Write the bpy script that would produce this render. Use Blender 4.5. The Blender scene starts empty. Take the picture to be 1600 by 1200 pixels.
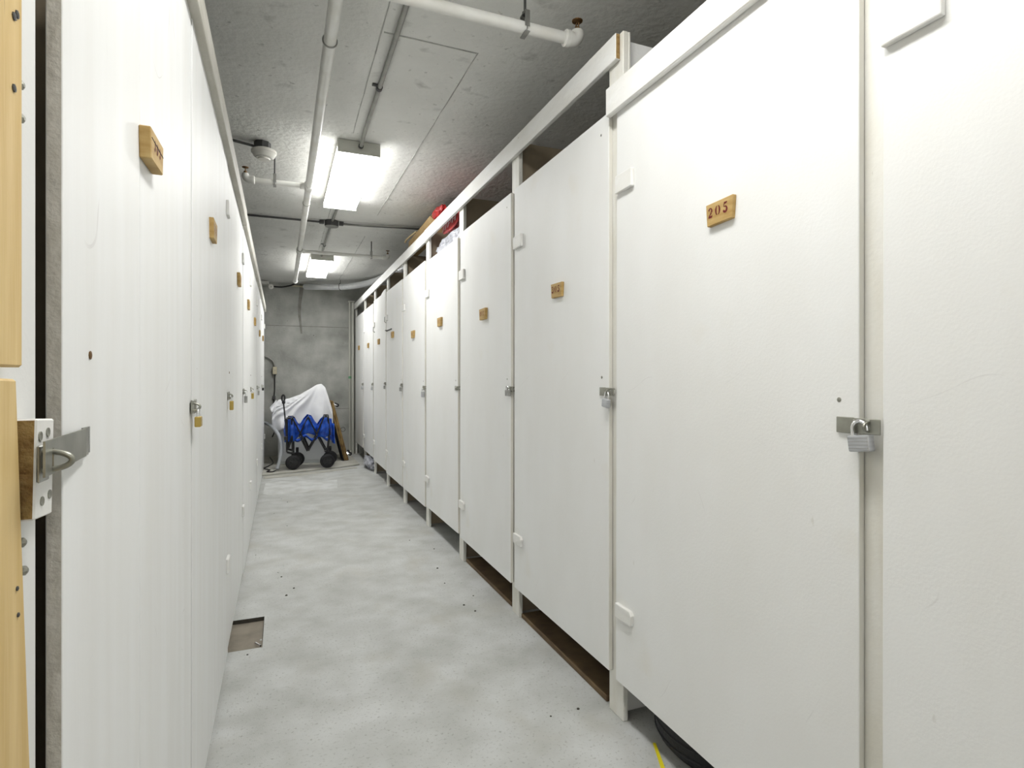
import bpy, bmesh, math, random
from mathutils import Vector, Matrix, noise
random.seed(7)
S = bpy.context.scene
C = S.collection
PI = math.pi

# ------------------------------------------------------------------ camera, world, exposure
cam_d = bpy.data.cameras.new('camera')
cam = bpy.data.objects.new('camera', cam_d)
C.objects.link(cam)
cam.location = (0, 0, 1.162)
cam.rotation_euler = (PI / 2, 0, -math.radians(22.03))
cam_d.sensor_width = 36.0
cam_d.lens = 892.0 / 1600.0 * 36.0
cam_d.shift_y = -7.7 / 1600.0
cam_d.clip_start = 0.02
S.camera = cam
w = bpy.data.worlds.new('world')
S.world = w
w.use_nodes = True
w.node_tree.nodes['Background'].inputs[0].default_value = (0.9, 0.95, 1.0, 1)
w.node_tree.nodes['Background'].inputs[1].default_value = 0.0
S.view_settings.view_transform = 'Standard'
S.view_settings.look = 'None'
S.view_settings.gamma = 1.0
S.view_settings.use_curve_mapping = False
S.view_settings.exposure = 1.1
LAMP = 11.0          # emission of the fluorescent lenses

# ------------------------------------------------------------------ materials
MATS = {}


def mat(name, col, rough=0.6, metal=0.0, col2=None, scale=6.0, detail=6.0, stretch=(1, 1, 1), bump=0.0, bscale=60.0,
        lo=0.35, hi=0.65, spots=None, trans=0.0, spec=0.5, bstretch=(1, 1, 1), scuff=None):
    """Principled material; col..col2 mixed by noise, optional spots=(colour, scale, threshold, stretch), bump by noise."""
    m = bpy.data.materials.new(name)
    m.use_nodes = True
    nt = m.node_tree
    N, L = nt.nodes, nt.links
    b = N['Principled BSDF']
    b.inputs['Roughness'].default_value = rough
    b.inputs['Metallic'].default_value = metal
    b.inputs['Specular IOR Level'].default_value = spec
    b.inputs['Base Color'].default_value = (*col, 1)
    tc = N.new('ShaderNodeTexCoord')

    def noise_node(sc, det, st):
        mp = N.new('ShaderNodeMapping')
        mp.inputs['Scale'].default_value = st
        L.new(tc.outputs['Object'], mp.inputs['Vector'])
        n = N.new('ShaderNodeTexNoise')
        n.inputs['Scale'].default_value = sc
        n.inputs['Detail'].default_value = det
        L.new(mp.outputs['Vector'], n.inputs['Vector'])
        return n
    out = None
    if col2:
        n = noise_node(scale, detail, stretch)
        r = N.new('ShaderNodeValToRGB')
        r.color_ramp.elements[0].position = lo
        r.color_ramp.elements[1].position = hi
        r.color_ramp.elements[0].color = (*col2, 1)
        r.color_ramp.elements[1].color = (*col, 1)
        L.new(n.outputs['Fac'], r.inputs['Fac'])
        out = r.outputs['Color']
    for sp in (spots or []):
        sc, scale_, th, st = sp[:4]
        n = noise_node(scale_, 4.0, st)
        r = N.new('ShaderNodeValToRGB')
        r.color_ramp.elements[0].position = th
        r.color_ramp.elements[1].position = min(1.0, th + (sp[4] if len(sp) > 4 else 0.03))
        r.color_ramp.elements[0].color = (0, 0, 0, 1)
        r.color_ramp.elements[1].color = (1, 1, 1, 1)
        L.new(n.outputs['Fac'], r.inputs['Fac'])
        mx = N.new('ShaderNodeMix')
        mx.data_type = 'RGBA'
        L.new(r.outputs['Color'], mx.inputs['Factor'])
        if out:
            L.new(out, mx.inputs[6])
        else:
            mx.inputs[6].default_value = (*col, 1)
        mx.inputs[7].default_value = (*sc, 1)
        out = mx.outputs[2]
    if scuff:                     # thin wandering scratches: a contour of one noise, kept only where another is high
        sc, s1, wd_, s2, th = scuff
        n1, n2 = noise_node(s1, 0.5, (1, 1, 1)), noise_node(s2, 3.0, (1, 1, 1))

        def mth(op, a, v, clamp=False):
            q = N.new('ShaderNodeMath')
            q.operation = op
            q.use_clamp = clamp
            L.new(a, q.inputs[0])
            if isinstance(v, float):
                q.inputs[1].default_value = v
            elif v is not None:
                L.new(v, q.inputs[1])
            return q.outputs[0]
        d = mth('ABSOLUTE', mth('SUBTRACT', n1.outputs['Fac'], 0.5), None)
        line = mth('LESS_THAN', d, wd_)
        mask = mth('MULTIPLY', mth('SUBTRACT', n2.outputs['Fac'], th), 9.0, True)
        fac = mth('MULTIPLY', line, mask)
        mx = N.new('ShaderNodeMix')
        mx.data_type = 'RGBA'
        L.new(fac, mx.inputs['Factor'])
        if out:
            L.new(out, mx.inputs[6])
        else:
            mx.inputs[6].default_value = (*col, 1)
        mx.inputs[7].default_value = (*sc, 1)
        out = mx.outputs[2]
    if out:
        L.new(out, b.inputs['Base Color'])
    if bump:
        n = noise_node(bscale, 8.0, bstretch)
        bp = N.new('ShaderNodeBump')
        bp.inputs['Strength'].default_value = bump
        bp.inputs['Distance'].default_value = 0.01
        L.new(n.outputs['Fac'], bp.inputs['Height'])
        L.new(bp.outputs['Normal'], b.inputs['Normal'])
    if trans:
        b.inputs['Transmission Weight'].default_value = trans
    MATS[name] = m
    return m


mat('paint_door', (0.83, 0.835, 0.825), 0.55, col2=(0.795, 0.795, 0.775), scale=2.2, stretch=(1, 1.6, 0.7), bump=0.05, bscale=160,
    spots=[((0.66, 0.65, 0.61), 13, 0.745, (1, 1.5, 0.5), 0.05), ((0.765, 0.74, 0.67), 3.0, 0.62, (1, 1, 1), 0.2)], scuff=((0.69, 0.685, 0.67), 3.0, 0.0013, 5.0, 0.58))
mat('paint_grain', (0.83, 0.835, 0.825), 0.55, col2=(0.795, 0.795, 0.775), scale=3.0, stretch=(1, 5, 0.5), bump=0.04, bscale=40,
    bstretch=(1, 5, 0.3), spots=[((0.70, 0.675, 0.60), 9, 0.755, (1, 5, 0.5), 0.08)], scuff=((0.66, 0.65, 0.63), 3.5, 0.0014, 5.0, 0.58))
mat('paint_trim', (0.82, 0.82, 0.80), 0.5, col2=(0.765, 0.755, 0.715), scale=7, stretch=(2, 0.6, 2), bump=0.15, bscale=50,
    spots=[((0.52, 0.47, 0.38), 22, 0.72, (1, 0.4, 1), 0.05)])
mat('paint_post', (0.78, 0.775, 0.735), 0.5, col2=(0.70, 0.68, 0.61), scale=8, stretch=(1, 2, 0.4), bump=0.12, bscale=50,
    spots=[((0.30, 0.27, 0.22), 20, 0.73, (1, 2, 0.5), 0.04)])
mat('paint_edge', (0.76, 0.75, 0.70), 0.7, col2=(0.68, 0.66, 0.59), scale=14, stretch=(1, 1, 0.3))
mat('raw_ply_edge', (0.68, 0.65, 0.59), 0.8, col2=(0.55, 0.52, 0.455), scale=30, stretch=(3, 1, 0.8), bump=0.3, bscale=90,
    spots=[((0.10, 0.085, 0.06), 60, 0.72, (1, 1, 0.5), 0.04)])
mat('raw_cut', (0.40, 0.27, 0.10), 0.85, col2=(0.22, 0.12, 0.035), scale=40, stretch=(1, 1, 1.5), bump=0.8, bscale=120)
mat('pine', (0.74, 0.56, 0.27), 0.6, col2=(0.62, 0.43, 0.17), scale=9, stretch=(2, 5, 0.35), bump=0.12, bscale=40, bstretch=(1, 6, .3),
    spots=[((0.36, 0.22, 0.08), 14, 0.73, (2, 5, 0.5), 0.05)])
mat('plate_wood', (0.53, 0.37, 0.15), 0.65, col2=(0.40, 0.25, 0.075), scale=22, stretch=(1, 0.6, 3), bump=0.1, bscale=80)
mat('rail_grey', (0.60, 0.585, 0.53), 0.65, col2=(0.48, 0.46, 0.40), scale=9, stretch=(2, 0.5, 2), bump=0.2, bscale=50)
mat('ink', (0.14, 0.010, 0.007), 0.7)
mat('brown_board', (0.16, 0.105, 0.05), 0.8, col2=(0.09, 0.055, 0.028), scale=8)
mat('dark_ply', (0.33, 0.27, 0.19), 0.8, col2=(0.24, 0.19, 0.13), scale=5, stretch=(1, 1, .4))
mat('floor_concrete', (0.56, 0.57, 0.555), 0.75, col2=(0.40, 0.405, 0.38), scale=5.0, detail=15, bump=0.15, bscale=260,
    lo=0.28, hi=0.72, spots=[((0.62, 0.63, 0.625), 3.4, 0.50, (1, 1.15, 1), 0.35), ((0.31, 0.31, 0.285), 95, 0.58, (1, 1, 1), 0.16),
                            ((0.42, 0.41, 0.36), 2.6, 0.54, (1.4, 1, 1), 0.3), ((0.20, 0.19, 0.17), 16, 0.745, (1, 1.4, 1), 0.06)])
mat('patch_concrete', (0.63, 0.64, 0.63), 0.8, col2=(0.50, 0.505, 0.48), scale=6, detail=10, lo=.35, hi=.6)
mat('pad_concrete', (0.50, 0.49, 0.44), 0.8, col2=(0.39, 0.38, 0.325), scale=5, detail=8, bump=0.2, bscale=60)
mat('ceiling_concrete', (0.80, 0.80, 0.77), 0.6, col2=(0.71, 0.71, 0.675), scale=3, detail=9, bump=0.55, bscale=30, lo=.3, hi=.7,
    spots=[((0.44, 0.44, 0.41), 6, 0.62, (1, 1.3, 1), 0.16), ((0.46, 0.46, 0.43), 24, 0.65, (1, 1, 1), 0.1), ((0.80, 0.80, 0.78), 42, 0.73, (1.5, .7, 1), 0.05)])
mat('wall_concrete', (0.52, 0.525, 0.49), 0.85, col2=(0.28, 0.285, 0.26), scale=3.0, detail=11, bump=0.35, bscale=40, lo=.3, hi=.68,
    spots=[((0.15, 0.15, 0.135), 24, 0.70, (1, 1, 1), 0.05), ((0.50, 0.50, 0.47), 4, 0.62, (1, 1, 1.6), 0.14)])
mat('stain', (0.20, 0.195, 0.17), 0.9, col2=(0.30, 0.30, 0.27), scale=9, detail=8)
mat('seam_grey', (0.34, 0.34, 0.32), 0.8, col2=(0.60, 0.60, 0.57), scale=10, stretch=(1, 1, 1))
mat('pipe_white', (0.80, 0.80, 0.77), 0.35, col2=(0.72, 0.71, 0.66), scale=8)
mat('fixture_white', (0.62, 0.62, 0.56), 0.4)
mat('galvanised', (0.42, 0.42, 0.40), 0.42, 0.85, col2=(0.30, 0.30, 0.28), scale=18)
mat('conduit', (0.36, 0.36, 0.33), 0.45, 0.6, col2=(0.28, 0.28, 0.26), scale=12)
mat('dark_steel', (0.075, 0.075, 0.075), 0.5, 0.3)
mat('steel', (0.40, 0.40, 0.35), 0.38, 0.8, col2=(0.27, 0.265, 0.225), scale=16)
mat('lock_steel', (0.56, 0.57, 0.59), 0.36, 0.6, col2=(0.45, 0.46, 0.48), scale=30, stretch=(1, 1, 6))
mat('chrome', (0.85, 0.85, 0.86), 0.12, 1.0)
mat('brass', (0.50, 0.36, 0.10), 0.38, 0.75)
mat('bronze', (0.16, 0.085, 0.03), 0.45, 0.6)
mat('black_plastic', (0.007, 0.007, 0.008), 0.5)
mat('rubber', (0.009, 0.009, 0.011), 0.65, bump=0.2, bscale=90)
mat('hub_grey', (0.018, 0.018, 0.019), 0.55)
mat('white_plastic', (0.74, 0.73, 0.68), 0.45)
mat('beige_plastic', (0.55, 0.50, 0.36), 0.5)
mat('blue_fabric', (0.018, 0.12, 0.66), 0.5, col2=(0.006, 0.04, 0.30), scale=14, bump=0.3, bscale=40)
mat('white_cloth', (0.86, 0.865, 0.88), 0.85, col2=(0.78, 0.785, 0.81), scale=7, bump=0.15, bscale=40)
mat('cabinet_white', (0.62, 0.64, 0.64), 0.5)
mat('dolly_wood', (0.34, 0.22, 0.075), 0.75, col2=(0.10, 0.055, 0.018), scale=12, stretch=(3, 1, 0.6), bump=0.4, bscale=50)
mat('black_carpet', (0.012, 0.012, 0.015), 0.95, bump=0.4, bscale=150)
mat('hose_grey', (0.40, 0.42, 0.44), 0.4)
mat('foil', (0.74, 0.75, 0.76), 0.30, 0.45, bump=0.25, bscale=45)
mat('green_tape', (0.16, 0.36, 0.20), 0.6)
mat('drain_pipe', (0.52, 0.52, 0.46), 0.5)
mat('plastic_bag', (0.62, 0.63, 0.68), 0.30, col2=(0.30, 0.31, 0.35), scale=16, bump=0.5, bscale=30)
mat('red_bag', (0.62, 0.022, 0.02), 0.30, col2=(0.34, 0.008, 0.01), scale=10, bump=0.4, bscale=30)
mat('bag_print', (0.82, 0.80, 0.80), 0.5)
mat('cardboard', (0.43, 0.30, 0.14), 0.8, col2=(0.35, 0.23, 0.10), scale=9)
mat('card_edge', (0.60, 0.47, 0.27), 0.8)
mat('green_bin', (0.02, 0.065, 0.03), 0.6)
mat('yellow', (0.80, 0.68, 0.02), 0.5)
mat('drain_plate', (0.27, 0.235, 0.185), 0.65, 0.2, col2=(0.19, 0.165, 0.13), scale=12)
mat('dark_earth', (0.05, 0.045, 0.035), 0.9)
m = bpy.data.materials.new('lamp_lens')
m.use_nodes = True
b = m.node_tree.nodes['Principled BSDF']
b.inputs['Base Color'].default_value = (0.9, 0.9, 0.88, 1)
b.inputs['Emission Color'].default_value = (1.0, 0.997, 0.98, 1)
b.inputs['Emission Strength'].default_value = LAMP
MATS['lamp_lens'] = m

# ------------------------------------------------------------------ mesh helpers
LOC = {}


class MB:
    def __init__(s):
        s.v, s.f, s.mi = [], [], []

    def add(s, vs, fs, m=0):
        o = len(s.v)
        s.v += [Vector(p) for p in vs]
        s.f += [[i + o for i in q] for q in fs]
        s.mi += [m] * len(fs)
        return s

    def box(s, x0, x1, y0, y1, z0, z1, m=0, rot=None, piv=None, face_m=None):
        """face_m: {axis_sign: material} with keys 'x-','x+','y-','y+','z-','z+'"""
        vs = [Vector((x, y, z)) for z in (z0, z1) for y in (y0, y1) for x in (x0, x1)]
        if rot is not None:
            pv = Vector(piv) if piv is not None else sum(vs, Vector()) / 8
            vs = [rot @ (p - pv) + pv for p in vs]
        keys = ('z-', 'z+', 'y-', 'x+', 'y+', 'x-')
        fs = [(0, 2, 3, 1), (4, 5, 7, 6), (0, 1, 5, 4), (1, 3, 7, 5), (3, 2, 6, 7), (2, 0, 4, 6)]
        o = len(s.v)
        s.v += vs
        for k, q in zip(keys, fs):
            s.f.append([i + o for i in q])
            s.mi.append((face_m or {}).get(k, m))
        return s

    def prism(s, pts, d, m=0, face_m=None):
        """polygon pts (3D, planar) extruded by vector d"""
        n = len(pts)
        d = Vector(d)
        a = [Vector(p) for p in pts]
        vs = a + [p + d for p in a]
        fs = [list(range(n))[::-1], list(range(n, 2 * n))] + [[i, (i + 1) % n, n + (i + 1) % n, n + i] for i in range(n)]
        s.add(vs, fs, m)
        if face_m is not None:
            for k in range(n):
                s.mi[-n + k] = face_m
        return s

    def tube(s, path, r, n=10, closed=False, caps=True, m=0):
        P = [Vector(p) for p in path]
        k = len(P)
        R = r if hasattr(r, '__len__') else [r] * k
        up = None
        rings = []
        for i in range(k):
            if closed:
                t = P[(i + 1) % k] - P[i - 1]
            else:
                t = P[min(i + 1, k - 1)] - P[max(i - 1, 0)]
            t.normalize()
            if up is None:
                up = Vector((0, 0, 1)) if abs(t.z) < 0.9 else Vector((1, 0, 0))
            a = t.cross(up)
            if a.length < 1e-6:
                a = t.cross(Vector((0, 1, 0)))
            a.normalize()
            c = a.cross(t).normalized()
            up = c
            rings.append([P[i] + a * math.cos(2 * PI * j / n) * R[i] + c * math.sin(2 * PI * j / n) * R[i] for j in range(n)])
        vs = [p for q in rings for p in q]
        fs = []
        for i in range(k if closed else k - 1):
            i2 = (i + 1) % k
            for j in range(n):
                fs.append((i * n + j, i * n + (j + 1) % n, i2 * n + (j + 1) % n, i2 * n + j))
        if caps and not closed:
            fs.append(list(range(n))[::-1])
            fs.append([(k - 1) * n + j for j in range(n)])
        return s.add(vs, fs, m)

    def cyl(s, p0, p1, r, n=16, r1=None, m=0):
        return s.tube([p0, p1], [r, r if r1 is None else r1], n, m=m)

    def lathe(s, c, axis, prof, n=20, m=0):
        """prof: list of (radius, offset along axis)"""
        c, ax = Vector(c), Vector(axis).normalized()
        u = ax.orthogonal().normalized()
        v = ax.cross(u)
        vs, fs = [], []
        for r, h in prof:
            for j in range(n):
                t = 2 * PI * j / n
                vs.append(c + ax * h + (u * math.cos(t) + v * math.sin(t)) * max(r, 1e-5))
        for i in range(len(prof) - 1):
            for j in range(n):
                fs.append((i * n + j, i * n + (j + 1) % n, (i + 1) * n + (j + 1) % n, (i + 1) * n + j))
        fs.append(list(range(n))[::-1])
        fs.append([(len(prof) - 1) * n + j for j in range(n)])
        return s.add(vs, fs, m)

    def torus(s, c, axis, R, r, n=24, k=8, m=0):
        c, ax = Vector(c), Vector(axis).normalized()
        u = ax.orthogonal().normalized()
        v = ax.cross(u)
        return s.tube([c + (u * math.cos(2 * PI * i / n) + v * math.sin(2 * PI * i / n)) * R for i in range(n)], r, k, closed=True, m=m)

    def grid(s, fn, nu, nv, m=0):
        vs = [Vector(fn(i / nu, j / nv)) for j in range(nv + 1) for i in range(nu + 1)]
        fs = [(j * (nu + 1) + i, j * (nu + 1) + i + 1, (j + 1) * (nu + 1) + i + 1, (j + 1) * (nu + 1) + i) for j in range(nv) for i in range(nu)]
        return s.add(vs, fs, m)

    def build(s, name, mats, parent=None, bevel=0.0, smooth=False, seg=1, origin=None):
        if isinstance(mats, str):
            mats = [mats]
        xs = [p.x for p in s.v]
        ys = [p.y for p in s.v]
        zs = [p.z for p in s.v]
        org = Vector(origin) if origin is not None else Vector(((min(xs) + max(xs)) / 2, (min(ys) + max(ys)) / 2, min(zs)))
        me = bpy.data.meshes.new(name)
        me.from_pydata([p - org for p in s.v], [], s.f)
        for q in mats:
            me.materials.append(MATS[q])
        me.polygons.foreach_set('material_index', s.mi)
        bm = bmesh.new()
        bm.from_mesh(me)
        bmesh.ops.recalc_face_normals(bm, faces=bm.faces)
        if bevel:
            es = [e for e in bm.edges if len(e.link_faces) == 2 and e.calc_face_angle(0) > 0.5]
            bmesh.ops.bevel(bm, geom=es, offset=bevel, segments=seg, affect='EDGES', profile=0.5, clamp_overlap=True)
        for f in bm.faces:
            f.smooth = smooth
        if smooth:
            for e in bm.edges:
                if len(e.link_faces) == 2 and e.calc_face_angle(0) > 0.9:
                    e.smooth = False
        bm.to_mesh(me)
        bm.free()
        o = bpy.data.objects.new(name, me)
        C.objects.link(o)
        if parent is not None:
            o.parent = parent
            o.location = org - LOC[parent]
        else:
            o.location = org
        LOC[o] = org
        return o


def tag(o, label=None, cat=None, group=None, kind=None):
    if label:
        o['label'] = label
    if cat:
        o['category'] = cat
    if group:
        o['group'] = group
    if kind:
        o['kind'] = kind
    return o


def thing(name, loc, label, cat, group=None):
    o = bpy.data.objects.new(name, None)
    o.empty_display_size = 0.1
    C.objects.link(o)
    o.location = loc
    LOC[o] = Vector(loc)
    return tag(o, label, cat, group)


def spline(pts, n=8):
    """Catmull-Rom through points"""
    P = [Vector(p) for p in pts]
    P = [P[0] * 2 - P[1]] + P + [P[-1] * 2 - P[-2]]
    out = []
    for i in range(1, len(P) - 2):
        a, b_, c, d = P[i - 1:i + 3]
        for k in range(n):
            t = k / n
            out.append(0.5 * ((2 * b_) + (c - a) * t + (2 * a - 5 * b_ + 4 * c - d) * t * t + (3 * b_ - a - 3 * c + d) * t ** 3))
    out.append(P[-2])
    return out


def rotm(axis, deg):
    return Matrix.Rotation(math.radians(deg), 3, axis)


def crumple(mb, c, r, amp, sub=4, freq=3.0, seed=0.0, zmin=None, pw=1.0, ylim=None, xmin=None):
    """crumpled bag: icosphere pushed in and out by ridged noise"""
    bm = bmesh.new()
    bmesh.ops.create_icosphere(bm, subdivisions=sub, radius=1.0)
    vs = []
    for v in bm.verts:
        p = v.co
        q = p * freq + Vector((seed, seed * 1.7, -seed))
        d = 1 + amp * (noise.noise(q) + 0.6 * (0.5 - abs(noise.noise(q * 2.3))) + 0.35 * noise.noise(q * 5.1))
        sq = lambda t_: math.copysign(abs(t_) ** pw, t_)
        p = Vector((sq(p.x), sq(p.y), sq(p.z)))
        x = Vector((c[0] + p.x * r[0] * d, c[1] + p.y * r[1] * d, c[2] + p.z * r[2] * d))
        if ylim:
            x.y = min(max(x.y, ylim[0]), ylim[1])
        if xmin is not None:
            x.x = max(x.x, xmin)
        if zmin is not None and x.z < zmin:
            x.z = zmin + 0.002 * noise.noise(q)
            x.z = max(x.z, zmin)
        vs.append(x)
    bm.verts.index_update()
    fs = [[v.index for v in f.verts] for f in bm.faces]
    bm.free()
    return mb.add(vs, fs)


# ------------------------------------------------------------------ room constants
YB, YF = -3.6, 9.22         # back and far wall
CZ = 2.605                  # ceiling
XL, XR = -1.35, 2.35        # outer concrete walls behind the lockers
RP = 1.075                  # face of the posts on the right
RD = 1.057                  # face of the doors on the right
LD = -0.208                 # face of the doors on the left
P0, SP = 1.741, 0.914       # right-hand posts, far edge

# floor with the recessed drain box
hx0, hx1, hy0, hy1 = -0.30, -0.075, 2.70, 3.045
mb = MB()
xs, ys = [XL - .1, hx0, hx1, XR + .1], [YB - .1, hy0, hy1, YF + .1]
for i in range(3):
    for j in range(3):
        if i == 1 and j == 1:
            continue
        mb.add([(xs[i], ys[j], 0), (xs[i + 1], ys[j], 0), (xs[i + 1], ys[j + 1], 0), (xs[i], ys[j + 1], 0)], [(0, 1, 2, 3)])
for (a, b_) in (((hx0, hy0), (hx1, hy0)), ((hx1, hy0), (hx1, hy1)), ((hx1, hy1), (hx0, hy1)), ((hx0, hy1), (hx0, hy0))):
    mb.add([(*a, 0), (*b_, 0), (*b_, -.04), (*a, -.04)], [(0, 1, 2, 3)], 1)
mb.add([(xs[0], ys[0], -.12), (xs[3], ys[0], -.12), (xs[3], ys[3], -.12), (xs[0], ys[3], -.12)], [(0, 3, 2, 1)])
floor = tag(mb.build('floor', ['floor_concrete', 'dark_earth'], origin=(0.4, 3.7, 0)), 'pale grey worn concrete floor of the storage corridor', kind='structure')
mb = MB().box(hx0, hx1, hy0, hy1, -.06, -.018)
mb.build('drain_cover', 'drain_plate', floor, bevel=0.003)
mb = MB().tube([(-.083, 2.735, -.008), (-.105, 2.775, -.008)], 0.004, 6)
mb.build('metal_scrap', 'chrome', floor)
# light patch and raised pad at the far end, irregular outlines
mb = MB().prism([(-.17, 6.30, 0), (-.08, 6.16, 0), (.05, 6.22, 0), (.15, 6.17, 0), (.30, 6.30, 0), (.42, 6.27, 0), (.555, 6.33, 0), (.575, 6.55, 0), (.60, 6.86, 0), (.45, 6.84, 0), (.3, 6.95, 0), (.15, 6.90, 0), (0, 7.0, 0), (-.16, 6.93, 0)], (0, 0, .0012))
mb.build('repair_patch', 'patch_concrete', floor)
mb = MB().prism([(-.40, 7.44, 0), (-.17, 7.46, 0), (.30, 7.60, 0), (.88, 7.84, 0), (.98, 7.92, 0), (.98, 9.22, 0), (-.40, 9.22, 0)], (0, 0, .020))
mb.build('raised_pad', 'pad_concrete', floor, bevel=.004)
mb = MB().prism([(-.19, 7.22, 0), (.30, 7.36, 0), (.92, 7.66, 0), (.92, 7.74, 0), (.30, 7.52, 0), (-.19, 7.38, 0)], (0, 0, .006))
mb.build('pad_step', 'pad_concrete', floor, bevel=.002)
for i in range(26):          # crumbs of grit along both rows
    if i % 2:
        x, y = random.uniform(.85, 1.03), random.uniform(1.6, 4.5)
    else:
        x, y = random.uniform(-.17, .1), random.uniform(2.2, 6.0)
    r = random.uniform(.003, .007)
    g = MB().lathe((x, y, 0), (0, 0, 1), [(r, 0), (r * .9, r * .5), (r * .3, r * .8)], 5)
    g.build('grit', 'dark_earth' if i % 3 else 'patch_concrete', floor)

mb = MB().box(XL - .1, XR + .1, YB - .1, YF + .1, CZ, CZ + .12)
ceiling = tag(mb.build('ceiling', 'ceiling_concrete', origin=(.4, 2.8, CZ)), 'grey painted board-marked concrete ceiling', kind='structure')


def seam(x0, y0, x1, y1, wd=.0028):
    d = Vector((x1 - x0, y1 - y0, 0)).normalized()
    n = Vector((-d.y, d.x, 0)) * wd
    a, b_ = Vector((x0, y0, CZ)), Vector((x1, y1, CZ))
    k = max(2, int((b_ - a).length / .12))
    pts = []
    for i in range(k + 1):
        p = a.lerp(b_, i / k) + n * random.uniform(-.8, .8)
        pts.append(p)
    m_ = MB()
    for i in range(k):
        wv = random.uniform(.4, 1.2)
        m_.prism([pts[i] - n * wv, pts[i + 1] - n * wv, pts[i + 1] + n * wv, pts[i] + n * wv], (0, 0, -.003))
    m_.build('formwork_seam', 'seam_grey', ceiling)


seam(.806, 2.40, .786, 5.1)
seam(.786, 5.9, .78, 8.6)
seam(.397, 2.40, .803, 2.40)
seam(.381, 1.7, .393, 3.45, .002)
seam(.39, 4.85, .39, 6.7, .002)

wall_far = tag(MB().box(XL - .1, XR + .1, YF, YF + .12, 0, CZ).build('wall_far', 'wall_concrete', origin=(.4, YF, 1.3)),
               'bare grey concrete end wall with damp streaks', kind='structure')
mb = MB()
st = [(.30, 2.62), (.285, 2.45), (.265, 2.30), (.26, 2.15), (.275, 2.0), (.29, 1.85)]
for i in range(len(st) - 1):
    (xa, za), (xb, zb) = st[i], st[i + 1]
    wa, wb = .035 - .004 * i, .035 - .004 * (i + 1)
    mb.prism([(xa - wa, YF, za), (xa + wa * .7, YF, za), (xb + wb * .7, YF, zb), (xb - wb, YF, zb)], (0, -.002, 0))
mb.build('damp_streak', 'stain', wall_far)
mb = MB().box(-.25, 1.0, YF - .002, YF, 1.958, 1.968).box(.05, 1.0, YF - .002, YF, .70, .708)
mb.build('formwork_joint', 'stain', wall_far)
tag(MB().box(XL - .1, XR + .1, YB - .12, YB, 0, CZ).build('wall_back', 'paint_door', origin=(.4, YB, 1.3)), 'white wall behind the viewer', kind='structure')
tag(MB().box(XL - .12, XL, YB, YF, 0, CZ).build('wall_left', 'wall_concrete', origin=(XL, 3.7, 1.3)), 'concrete wall behind the left lockers', kind='structure')
tag(MB().box(XR, XR + .12, YB, YF, 0, CZ).build('wall_right', 'wall_concrete', origin=(XR, 3.7, 1.3)), 'concrete wall behind the right lockers', kind='structure')


# ------------------------------------------------------------------ stencil digits
def ribbon(pts, wd, wk=1.0):
    """2D polyline with widths -> list of quads"""
    q = []
    L_, R_ = [], []
    for i, (x, y) in enumerate(pts):
        x0, y0 = pts[max(i - 1, 0)]
        x1, y1 = pts[min(i + 1, len(pts) - 1)]
        d = Vector((x1 - x0, y1 - y0)).normalized()
        n = Vector((-d.y, d.x)) * wd[i] * wk / 2
        L_.append((x + n.x, y + n.y))
        R_.append((x - n.x, y - n.y))
    for i in range(len(pts) - 1):
        q.append([R_[i], R_[i + 1], L_[i + 1], L_[i]])
    return q


def arc(cx, cy, rx, ry, a0, a1, n=10):
    return [(cx + rx * math.cos(math.radians(a0 + (a1 - a0) * i / n)), cy + ry * math.sin(math.radians(a0 + (a1 - a0) * i / n))) for i in range(n + 1)]


def taper(n, a, b_, c):
    return [a + (b_ - a) * min(1, 2 * i / (n - 1)) if i < n / 2 else b_ + (c - b_) * (2 * i / (n - 1) - 1) for i in range(n)]


def digit(ch):
    R = []
    if ch == '0':
        R += ribbon(arc(.27, .5, .22, .44, 100, 260, 12), taper(13, .05, .17, .05), 1.35)
        R += ribbon(arc(.33, .5, .22, .44, 80, -80, 12), taper(13, .05, .17, .05), 1.35)
    elif ch == '2':
        R += ribbon(arc(.30, .70, .21, .24, 175, -40, 12), taper(13, .15, .08, .17), 1.35)
        R += ribbon([(.44, .52), (.28, .34), (.08, .14)], [.15, .10, .07], 1.35)
        R += ribbon([(.05, .09), (.3, .09), (.5, .10), (.57, .22)], [.13, .17, .15, .05], 1.35)
    elif ch == '3':
        R += ribbon(arc(.27, .73, .20, .21, 165, -75, 12), taper(13, .14, .08, .17), 1.35)
        R += ribbon(arc(.27, .28, .24, .24, 75, -165, 12), taper(13, .06, .19, .14), 1.35)
    elif ch == '5':
        R += ribbon([(.13, .92), (.3, .90), (.55, .95)], [.12, .15, .08], 1.35)
        R += ribbon([(.13, .83), (.12, .55)], [.07, .06], 1.35)
        R += ribbon(arc(.28, .31, .23, .26, 125, -165, 12), taper(13, .05, .18, .15), 1.35)
    elif ch == '4':
        R += ribbon([(.42, .96), (.06, .34)], [.06, .06], 1.35)
        R += ribbon([(.04, .30), (.58, .30)], [.08, .08], 1.35)
        R += ribbon([(.42, .94), (.42, .40)], [.15, .15], 1.35)
        R += ribbon([(.26, .04), (.58, .04)], [.07, .07], 1.35)
        R += ribbon([(.42, .24), (.42, .06)], [.15, .15], 1.35)
    elif ch == '1':
        R += ribbon([(.30, .96), (.30, .06)], [.17, .17], 1.35)
        R += ribbon([(.14, .82), (.26, .93)], [.05, .08], 1.35)
        R += ribbon([(.12, .04), (.48, .04)], [.07, .07], 1.35)
    else:                      # a mark too small or worn to read
        R += ribbon(arc(.3, .5, .20, .40, random.uniform(60, 140), random.uniform(-60, -200), 8), taper(9, .08, .17, .10), 1.35)
    return R


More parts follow.
